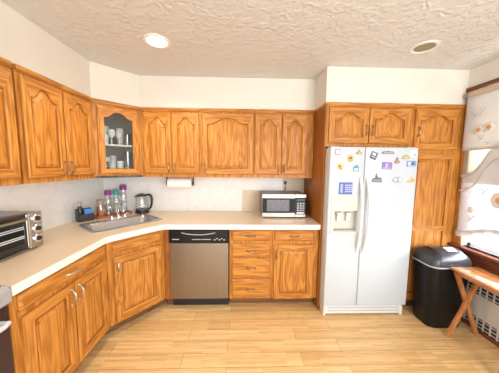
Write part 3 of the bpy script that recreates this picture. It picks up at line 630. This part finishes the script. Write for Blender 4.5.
# ------------------------------------------------------------------ things round the sink
cad = thing('sink_caddy', 'black plastic sink caddy on the counter left of the sink', 'caddy', (-0.915, -0.50, CZ), R(52))
q = MB(); q.box(-0.068, 0.068, -0.045, 0.045, 0, 0.008); q.box(-0.068, 0.068, 0.039, 0.045, 0.008, 0.125, 0.002); q.box(-0.068, -0.062, -0.045, 0.039, 0.008, 0.125, 0.002); q.box(0.062, 0.068, -0.045, 0.039, 0.008, 0.075, 0.002); q.box(-0.062, 0.062, -0.045, -0.039, 0.008, 0.075, 0.002); q.box(-0.018, -0.014, -0.039, 0.039, 0.008, 0.1)
q.build('tray_body', BLACKM, cad)
def cadp(x, y, z): return tuple(MATS[cad.name] @ Vector((x, y, z)))
sp_ = thing('soap_bottle', 'dark soap bottle with grey pump cap standing in the black sink caddy', 'bottle', cadp(-0.038, 0.005, 0.0085), R(52))
MB().lathe([(0.019, 0), (0.021, 0.01), (0.021, 0.125), (0.014, 0.145), (0.011, 0.15)], n=16).build('bottle_body', mat('dark_bottle', (0.03, 0.032, 0.036), 0.2), sp_)
MB().lathe([(0.015, 0.1505), (0.017, 0.155), (0.017, 0.182), (0.010, 0.19)], n=14).box(-0.006, 0.006, -0.035, 0.0, 0.176, 0.187, 0.003).build('pump_cap', GREYP, sp_)
sg = tag(MB().box(-0.036, 0.036, -0.018, 0.018, 0, 0.118, 0.006, seg=2).xform(Matrix.Rotation(R(52), 4, 'Z')).build('sponge', BLUE, loc=cadp(0.024, -0.012, 0.0085)), 'bright blue sponge standing in the black sink caddy', 'sponge')
# red tray behind the sink with bottles
tr = thing('counter_tray', 'reddish tray under the bottles behind the sink', 'tray', (-0.755, -0.267, CZ), R(48))
MB().loft([[Vector((x, y, z)) for x, y in rrect(hx, hy, 0.03)] for hx, hy, z in ((0.178, 0.075, 0), (0.188, 0.088, 0.022), (0.183, 0.082, 0.022), (0.173, 0.072, 0.006))]).build('tray_body', REDT, tr)
def trp(x, y): return tuple(MATS[tr.name] @ Vector((x, y, 0.0065)))
def sport_bottle(x, y, h, r, label, capm, gl):
    t = thing('water_bottle', label, 'bottle', trp(x, y), 0.4, 'bottles behind the sink')
    MB().lathe([(r*0.9, 0), (r, 0.008), (r, h*0.30), (r*0.90, h*0.42), (r*0.90, h*0.55), (r, h*0.66), (r, h*0.82), (r*0.72, h*0.90), (r*0.70, h)], n=20).build('bottle_body', gl, t)
    lid = MB().lathe([(r*0.90, h+0.0005), (r*1.0, h+0.004), (r*1.0, h+0.040), (r*0.86, h+0.046)], n=18).build('lid', capm, t)
    MB().tube([(-r*0.7, 0, h+0.042), (-r*0.95, 0, h+0.054), (0, 0, h+0.062), (r*0.95, 0, h+0.054), (r*0.7, 0, h+0.042)], 0.006, 8).build('carry_loop', capm, lid)
    bd = MB()
    for k in range(3): bd.lathe([(r*0.915+0.0012, h*(0.44+0.035*k)), (r*0.915+0.0012, h*(0.46+0.035*k))], n=20, cap0=False, cap1=False)
    bd.build('printed_band', mat('print', (0.45, 0.47, 0.48), 0.5), t)
    return t
sport_bottle(-0.045, 0.012, 0.235, 0.036, 'clear bottle with purple lid, shorter and left of the teal-lidded one', PURPLE, CLEAR)
sport_bottle(0.035, 0.0, 0.235, 0.036, 'clear bottle with teal lid between the two purple-lidded ones', TEAL, CLEAR)
sport_bottle(0.116, 0.010, 0.285, 0.038, 'tallest clear bottle with purple lid beside the kettle', PURPLE, CLEAR)
jr = thing('snack_jar', 'glass jar of reddish brown food left of the purple-lidded bottle', 'jar', trp(-0.125, -0.005), 0)
MB().lathe([(0.040, 0), (0.043, 0.01), (0.043, 0.15), (0.036, 0.165), (0.036, 0.175)], n=20).build('jar_body', CLEAR, jr)
MB().lathe([(0.038, 0.003), (0.040, 0.012), (0.040, 0.125), (0.030, 0.135)], n=18).build('contents', AMBER, jr)
MB().lathe([(0.039, 0.1755), (0.041, 0.178), (0.041, 0.192), (0.038, 0.195)], n=20).build('lid', mat('jar_lid', (0.42, 0.24, 0.14), 0.4), jr)
# kettle
ke = thing('electric_kettle', 'clear glass electric kettle with black handle right of the bottles', 'kettle', (-0.500, -0.108, CZ), R(8))
MB().lathe([(0.088, 0), (0.090, 0.006), (0.086, 0.02), (0.078, 0.024)], n=24).build('power_base', BLACKM, ke)
MB().lathe([(0.076, 0.0245), (0.080, 0.030), (0.080, 0.05), (0.078, 0.054)], n=24).build('lower_ring', BLACKM, ke)
MB().lathe([(0.078, 0.0545), (0.081, 0.075), (0.079, 0.13), (0.070, 0.19), (0.062, 0.225)], n=24, cap0=False, cap1=False).build('glass_body', CLEAR, ke)
MB().lathe([(0.064, 0.2252), (0.066, 0.232), (0.062, 0.246), (0.03, 0.254), (0.012, 0.262)], n=24).build('lid', BLACKM, ke)
MB().tube([(0.055, 0, 0.240), (0.090, 0, 0.246), (0.118, 0, 0.232), (0.128, 0, 0.19), (0.126, 0, 0.13), (0.112, 0, 0.075), (0.085, 0, 0.045)], [0.011, 0.014, 0.016, 0.015, 0.014, 0.013, 0.012], 10).build('handle', BLACK, ke)
MB().loft([[Vector((-0.058, y*0.028, 0.225)), Vector((-0.062, y*0.012, 0.195)), Vector((-0.090, y*0.010, 0.232))] for y in (-1, 1)]).build('spout', BLACKM, ke)
ke.scale = (0.92, 0.92, 0.92)
# paper towel
ph = thing('paper_towel_holder', 'dark paper towel holder screwed under the wall cabinet', 'holder', (0.0, -0.2, UB), 0)
MB().box(-0.155, 0.16, -0.02, 0.02, -0.008, -0.0005, 0.001).build('mounting_bar', BLACKM, ph)
for (x, s) in ((-0.155, 1), (0.160, -1)):
    MB().box(min(x, x+s*0.006), max(x, x+s*0.006), -0.022, 0.022, -0.085, -0.008, 0.002).lathe([(0.030, -0.006), (0.030, 0.006)], (x+s*0.004, 0, -0.078), 16, axis='X').build('end_bracket', BLACKM, ph)
pr = thing('paper_towel_roll', 'white paper towel roll on the holder under the wall cabinet', 'paper towel', (0.0025, -0.2, UB-0.142), 0)
MB().lathe([(0.058, -0.138), (0.060, -0.136), (0.060, 0.138), (0.058, 0.14)], (0, 0, 0.064), 28, axis='X').build('towel_sheets', WHITE, pr)
MB().lathe([(0.020, -0.1425), (0.020, 0.1445)], (0, 0, 0.064), 14, axis='X').build('cardboard_core', mat('cardboard', (0.40, 0.27, 0.16), 0.8), pr)

# ------------------------------------------------------------------ glassware in the corner cabinet
def drink_glass(u, v, z, h, r, label, gl=CLEAR, stem=False):
    d = Matrix.Translation((CW, -0.643, 0)) @ Matrix.Rotation(R(45), 4, 'Z') @ Vector((u, v, 0))
    if stem: prof = [(r*0.8, 0), (r*0.8, 0.004), (0.006, 0.012), (0.006, h*0.45), (r*0.8, h*0.58), (r, h*0.75), (r*0.85, h), (r*0.80, h), (r*0.94, h*0.75), (0.004, h*0.49)]
    else: prof = [(r*0.8, 0), (r*0.82, 0.003), (r, h), (r*0.94, h), (r*0.76, 0.008)]
    return tag(MB().lathe(prof, n=18).build('drinking_glass', gl, loc=(d.x, d.y, z)), label, 'glass', 'glassware in the corner cabinet')
FROST = noisy('cut_glass', (0.60, 0.62, 0.62), (0.92, 0.93, 0.93), (70, 70, 110), 0.12)
CG = UB+0.0202
drink_glass(0.115, 0.10, SH, 0.10, 0.036, 'short tumbler at the left end of the upper shelf in the corner cabinet', FROST)
drink_glass(0.185, 0.13, SH, 0.16, 0.038, 'stemmed glass second from left on the upper shelf of the corner cabinet', FROST, True)
drink_glass(0.255, 0.12, SH, 0.145, 0.034, 'stemmed glass third from left on the upper shelf of the corner cabinet', FROST, True)
drink_glass(0.325, 0.09, SH, 0.12, 0.034, 'tumbler at the right end of the upper shelf in the corner cabinet', CLEAR)
drink_glass(0.110, 0.09, CG, 0.145, 0.034, 'greenish glass at the left end of the cabinet bottom in the corner cabinet', GREENGL)
drink_glass(0.178, 0.12, CG, 0.12, 0.034, 'short glass second from left on the corner cabinet bottom', FROST)
drink_glass(0.248, 0.10, CG, 0.15, 0.034, 'bright cut glass third from left on the corner cabinet bottom', FROST)
drink_glass(0.322, 0.09, CG, 0.25, 0.034, 'tall vase-like glass at the right end of the corner cabinet bottom', CLEAR)

drink_glass(0.150, 0.22, SH, 0.20, 0.036, 'tall glass behind the two left glasses on the upper shelf of the corner cabinet', FROST)
drink_glass(0.290, 0.21, SH, 0.19, 0.036, 'tall glass behind the two right glasses on the upper shelf of the corner cabinet', FROST)
drink_glass(0.145, 0.21, CG, 0.19, 0.036, 'taller glass behind the greenish glass on the corner cabinet bottom', FROST)
drink_glass(0.215, 0.23, CG, 0.21, 0.036, 'tallest cut glass at the back of the corner cabinet bottom', FROST)

# ------------------------------------------------------------------ range at the far left
RX = -0.412
rg = thing('range', 'grey and dark maroon kitchen range at the left end of the counter', 'stove', (RX, -2.528, 0), L90)
MB().box(0.002, 0.758, 0.0, 0.58, 0.06, 0.915, 0.004).build('body', RANGEG, rg)
MB().box(0.002, 0.758, -0.02, 0.585, 0.9155, 0.930, 0.005).build('cooktop', DARKGL, rg)
ctl = MB(); ctl.loft([[Vector((x, y, z)) for y, z in ((0, 0.84), (-0.034, 0.832), (-0.052, 0.85), (-0.05, 0.905), (-0.03, 0.93), (-0.0205, 0.93), (-0.0205, 0.915), (0, 0.915))] for x in (0.002, 0.758)])
ctl = ctl.build('control_panel', RANGEG, rg)
for i in range(5): MB().lathe([(0.022, 0), (0.020, -0.022), (0.016, -0.024)], (0.10+i*0.14, -0.052, 0.878), 16, axis='Y').build('knob', BLACKM, ctl)
od = MB().box(0.004, 0.756, -0.035, -0.001, 0.235, 0.828, 0.006).build('oven_door', MAROON, rg)
MB().tube([(0.05, -0.034, 0.765), (0.05, -0.075, 0.768), (0.07, -0.082, 0.768), (0.69, -0.082, 0.768), (0.71, -0.075, 0.768), (0.71, -0.034, 0.765)], 0.012, 10).build('handle', LGREY, od)
MB().box(0.13, 0.63, -0.038, -0.0345, 0.35, 0.68, 0.002).build('oven_window', DARKGL, od)
MB().box(0.004, 0.756, -0.03, -0.001, 0.065, 0.228, 0.006).build('drawer', MAROON, rg)
for (fx_, fy_) in ((0.04, 0.04), (0.72, 0.04), (0.04, 0.54), (0.72, 0.54)): MB().lathe([(0.02, 0), (0.022, 0.061)], (fx_, fy_, 0), 10).build('foot', BLACKM, rg)
for (bx_, by_, br_) in ((0.2, 0.16, 0.09), (0.56, 0.16, 0.075), (0.2, 0.44, 0.075), (0.56, 0.44, 0.09)):
    MB().lathe([(br_, 0.9305), (br_, 0.932), (br_-0.006, 0.932), (br_-0.006, 0.9305)], (bx_, by_, 0), 24, cap0=False, cap1=False).build('burner_ring', GREYP, rg)

# ------------------------------------------------------------------ bin, tray table, radiator
tb = thing('trash_bin', 'black swing-lid trash bin in front of the oak pantry', 'bin', (2.665, -0.828, 0), 0)
def rr3(hx, hy, r, z, oy=0): return [Vector((x, y+oy, z)) for x, y in rrect(hx, hy, r, 6)]
MB().loft([rr3(0.158, 0.112, 0.07, 0), rr3(0.165, 0.118, 0.07, 0.012), rr3(0.196, 0.145, 0.075, 0.60), rr3(0.20, 0.148, 0.075, 0.602), rr3(0.20, 0.148, 0.075, 0.612)], True, False).build('bucket', BIN, tb, angle=50)
MB().loft([rr3(0.2045, 0.1515, 0.077, 0.600), rr3(0.2045, 0.1515, 0.077, 0.611), rr3(0.2005, 0.1485, 0.077, 0.611)], False, False).build('rim', GREYP, tb)
lidr = []
for k in range(9):
    t = k/8; s = math.cos(t*math.pi/2)**0.55 if k < 8 else 0.30
    lidr.append(rr3(0.202*max(s, 0.30), 0.150*max(s, 0.28), 0.075*max(s, 0.3), 0.613+0.125*math.sin(t*math.pi/2)))
lid = MB().loft(lidr, True, True).build('lid', BINLID, tb, angle=60)
# swing flap: a curved plate lying over the dome
fl = []
for j in range(9):
    a = R(-58+116*j/8); row0 = []
    fl.append([Vector((x, 0.138*math.sin(a), 0.6155+0.132*math.cos(a)**0.8)) for x in (-0.115, 0.125)] + [Vector((x, 0.132*math.sin(a), 0.606+0.132*math.cos(a)**0.8)) for x in (0.125, -0.115)])
flap = MB().loft(fl).build('swing_flap', BINLID, lid)
MB().loft([[Vector((x, y, z)) for x in (-0.005, 0.085)] + [Vector((x, y, z+0.002)) for x in (0.085, -0.005)] for y, z in ((-0.075, 0.7295), (-0.045, 0.743), (-0.015, 0.7495))]).build('paper_label', WHITE, tb)
tt = thing('tray_table', 'folding wooden tray table with crossed legs under the window', 'table', (2.735, -1.235, 0), 0)
tt.scale = (1, 1, 1.03)
MB().box(-0.138, 0.138, -0.248, 0.248, 0.588, 0.608, 0.005, seg=2).build('tabletop', TABW, tt)
def bar(p, q, w_, d_):
    p = Vector(p); q = Vector(q); t = (q-p).normalized(); s = t.cross(Vector((0, 1, 0))).normalized()
    return MB().loft([[c+s*a*w_/2+Vector((0, b_*d_/2, 0)) for a, b_ in ((-1, -1), (1, -1), (1, 1), (-1, 1))] for c in (p, q)])
for (yy, k) in ((0.195, 0), (-0.195, 0)):
    bar((0.115, yy, 0.575), (-0.145, yy, 0.002), 0.034, 0.020).build('leg', TABL, tt)
    s = 1 if yy > 0 else -1
    bar((-0.100, yy+s*0.022, 0.580), (0.145, yy+s*0.022, 0.002), 0.034, 0.020).build('leg', TABL, tt)
    MB().lathe([(0.007, -0.014), (0.007, 0.036*1)], (0.012, yy+s*0.002, 0.30), 10, axis='Y').build('pivot_pin', PEWTER, tt)
MB().box(0.100, 0.118, -0.185, 0.185, 0.560, 0.5875, 0.003).box(-0.114, -0.094, -0.207, 0.207, 0.560, 0.5875, 0.003).build('cross_rail', TABL, tt)
rd = thing('radiator_cover', 'grey enamel radiator cover with dark slots below the window', 'radiator', (2.930, -1.5, 0), 0)
MB().box(0.0, 0.0145, -0.70, 0.70, 0.035, 0.44, 0.001).build('core', RADD, rd)
MB().box(-0.008, -0.0005, -0.70, 0.70, 0.135, 0.345, 0.002).build('front_panel', RADW, rd)
MB().box(-0.014, 0.0145, -0.705, 0.705, 0.4405, 0.452, 0.003).build('top_panel', RADW, rd)
for (za, zb) in ((0.036, 0.134), (0.346, 0.440)):
    gr = MB()
    for i in range(26): y = -0.69+i*0.055; gr.box(-0.006, -0.0005, y, y+0.012, za, zb)
    for k in range(3): z = za+0.012+k*0.034; gr.box(-0.007, -0.001, -0.70, 0.70, z, z+0.007)
    gr.build('slotted_grille', RADW, rd)
MB().box(-0.016, 0.0145, -0.70, 0.70, 0.0, 0.034, 0.003).build('plinth', REDW, rd)

# ------------------------------------------------------------------ curtains
YC0, YC1 = -2.30, -0.705
def cloth(xc, ys, ztop, zbot, amp, freq, nv=14, ph=0.0, th=0.0012):
    """a hanging sheet: ys list, top and bottom height per y, gentle folds"""
    b = MB(); n = len(ys); rings = []
    for i, y in enumerate(ys):
        rings.append([Vector((xc+amp*math.sin(freq*y+ph+0.6*k/nv)*(0.35+0.65*k/nv), y, ztop(y)+(zbot(y)-ztop(y))*k/nv)) for k in range(nv+1)])
    vs = [v for r_ in rings for v in r_]; m = nv+1
    b.add(vs, [[i*m+k, i*m+k+1, (i+1)*m+k+1, (i+1)*m+k] for i in range(n-1) for k in range(nv)])
    return b
def solid(o, th=0.0015):
    md = o.modifiers.new('thickness', 'SOLIDIFY'); md.thickness = th; return o
ys = [YC1+(YC0-YC1)*i/110 for i in range(111)]
rod = thing('curtain_rod', 'slim grey curtain rod with end bracket across the top of the window', 'curtain rod', (2.902, -0.71, 2.196), 0)
MB().tube([(0, 0.030, 0), (0, -1.62, 0)], 0.007, 8).build('rod', LGREY, rod)
MB().lathe([(0.014, 0.0), (0.017, 0.010), (0.017, 0.020), (0.012, 0.030)], (0, 0.008, 0), 14, axis='Y').build('end_cap', mat('bracket_grey', (0.25, 0.26, 0.28), 0.4), rod)
va = thing('window_valance', 'sheer white valance with peach embroidered flowers at the top of the window', 'curtain', (2.888, -1.49, 1.66), 0)
VX = 2.898
solid(cloth(VX, ys, lambda y: 2.185, lambda y: 1.675, 0.007, 21).build('valance_cloth', SHEER, va, world=True))
solid(cloth(VX-0.004, ys, lambda y: 2.225, lambda y: 2.178, 0.004, 60, 3).build('header_band', HEADER, va, world=True))
solid(cloth(VX-0.003, ys, lambda y: 1.692, lambda y: 1.672, 0.007, 21, 2, 0.6).build('hem', HEM, va, world=True))
def bloom(parent, y, z, r, x, m1, m2, n=6):
    b = MB()
    for i in range(n):
        a = 2*math.pi*i/n; c = Vector((x, y+r*0.58*math.cos(a), z+r*0.58*math.sin(a)))
        b.loft([[c+Vector((dx, r*0.42*k*math.cos(t), r*0.42*k*math.sin(t))) for t in [2*math.pi*j/10 for j in range(10)]] for dx, k in ((0.002, 1), (-0.002, 0.8), (-0.004, 0.3))])
    o_ = b.build('embroidered_flower', m1, parent, world=True)
    c = MB().loft([[Vector((x+dx, y+r*0.42*k*math.cos(t), z+r*0.42*k*math.sin(t))) for t in [2*math.pi*j/12 for j in range(12)]] for dx, k in ((0.001, 1), (-0.005, 0.9), (-0.007, 0.4))])
    Mi = MATS[parent.name].inverted(); c.xform(Mi).build('flower_centre', m2, o_)
def sprig(parent, y, z, s, x, m):
    b = MB()
    for k, (dy, dz, a) in enumerate(((0, 0, 20), (0.02, 0.018, 60), (-0.018, 0.02, 130), (0.012, -0.02, -40))):
        c = Vector((x, y+dy*s, z+dz*s)); t = R(a)
        b.loft([[c+Vector((dx, q_*(0.016*math.cos(j)*math.cos(t)-0.006*math.sin(j)*math.sin(t))*s, q_*(0.016*math.cos(j)*math.sin(t)+0.006*math.sin(j)*math.cos(t))*s)) for j in [2*math.pi*i/8 for i in range(8)]] for dx, q_ in ((0.001, 1), (-0.002, 0.7))])
    b.build('embroidered_sprig', m, parent, world=True)
FXV = VX-0.012
for off in (0, -0.48, -0.96):
    bloom(va, -0.845+off, 1.856, 0.046, FXV, EMB2, EMB1); bloom(va, -0.925+off, 1.866, 0.046, FXV, EMB2, EMB1)
    sprig(va, -0.80+off, 1.99, 1.0, FXV, EMB3); sprig(va, -0.86+off, 2.02, 0.9, FXV, EMB3); sprig(va, -0.87+off, 1.77, 0.9, FXV, EMB3); sprig(va, -0.93+off, 1.72, 0.7, FXV, EMB3)
# lower sheer panel: ruffled upper edge climbing away from the wall, ruffled lower corner
lc = thing('sheer_curtain', 'sheer white lower curtain with ruffled edges and embroidered flowers', 'curtain', (2.905, -1.49, 0.84), 0)
LX = 2.917
def sm(a, b_, t): q_ = min(max((t-a)/(b_-a), 0), 1); return q_*q_*(3-2*q_)
def ztop(y): t = (YC1-y); return 1.43+0.03*sm(0.0, 0.10, t)+0.27*sm(0.08, 0.30, t)
def zbot(y): t = (YC1-y); return 0.845+0.10*sm(0.0, 0.35, t)
solid(cloth(LX, ys, ztop, zbot, 0.005, 26, 18, 1.0).build('curtain_cloth', SHEERL, lc, world=True))
solid(cloth(LX-0.008, ys, lambda y: ztop(y)+0.012, lambda y: ztop(y)-0.012, 0.005, 75, 3).build('ruffle', HEM, lc, world=True))
solid(cloth(LX-0.010, ys, lambda y: ztop(y)-0.135, lambda y: ztop(y)-0.155, 0.005, 75, 3, 0.7).build('ruffle', HEM, lc, world=True))
solid(cloth(LX-0.008, ys, lambda y: zbot(y)+0.035, lambda y: zbot(y)-0.025, 0.007, 60, 4).build('hem_ruffle', FRILL, lc, world=True))
bloom(lc, -1.055, 1.235, 0.075, LX-0.012, EMB2, EMB1, 7); bloom(lc, -0.832, 1.11, 0.032, LX-0.012, EMB2, EMB2)
sprig(lc, -0.84, 1.03, 1.2, LX-0.012, EMB3); sprig(lc, -0.93, 1.30, 1.0, LX-0.012, EMB3)
rs = thing('roller_shade', 'beige roller shade hung on the window casing behind the sheer curtains', 'blind', (XR-0.0155, -1.4975, 1.36), 0)
HY = 0.80
MB().box(-0.001, 0.001, -HY, HY, 0.012, 0.84).build('shade_cloth', SHADE, rs)
MB().box(-0.003, 0.003, -HY, HY, 0.0, 0.0115, 0.001).build('bottom_bar', WPLAS, rs)
MB().box(-0.003, 0.003, -HY, HY, 0.8405, 0.860, 0.001).build('top_bar', WPLAS, rs)

# ------------------------------------------------------------------ ceiling lights
def downlight(x, y, label, lit):
    t = thing('recessed_light', label, 'ceiling light', (x, y, ZC), 0, 'recessed ceiling lights')
    MB().lathe([(0.098, -0.0005), (0.096, -0.006), (0.078, -0.008), (0.072, -0.004), (0.072, -0.0005)], n=32, cap0=False, cap1=False).build('trim_ring', WPLAS, t)
    if lit:
        MB().lathe([(0.0715, -0.0015), (0.0715, -0.005), (0.05, -0.008), (0.01, -0.009)], n=28).build('lamp', LAMPON, t)
    else:
        MB().lathe([(0.0715, -0.0008), (0.0715, -0.002)], n=28).build('can', mat('can_inside', (0.24, 0.22, 0.12), 0.35), t)
    return t
downlight(0.076, -1.0, 'lit recessed ceiling light above the left of the room', True)
downlight(2.175, -1.02, 'unlit recessed ceiling light near the refrigerator', False)
d = bpy.data.lights.new('recessed_lamp_light', 'SPOT'); d.energy = 48; d.color = (1.0, 0.88, 0.68); d.spot_size = R(150); d.spot_blend = 0.6; d.shadow_soft_size = 0.07
o = bpy.data.objects.new('recessed_lamp_light', d); COL.objects.link(o); o.location = (0.076, -1.0, ZC-0.02)
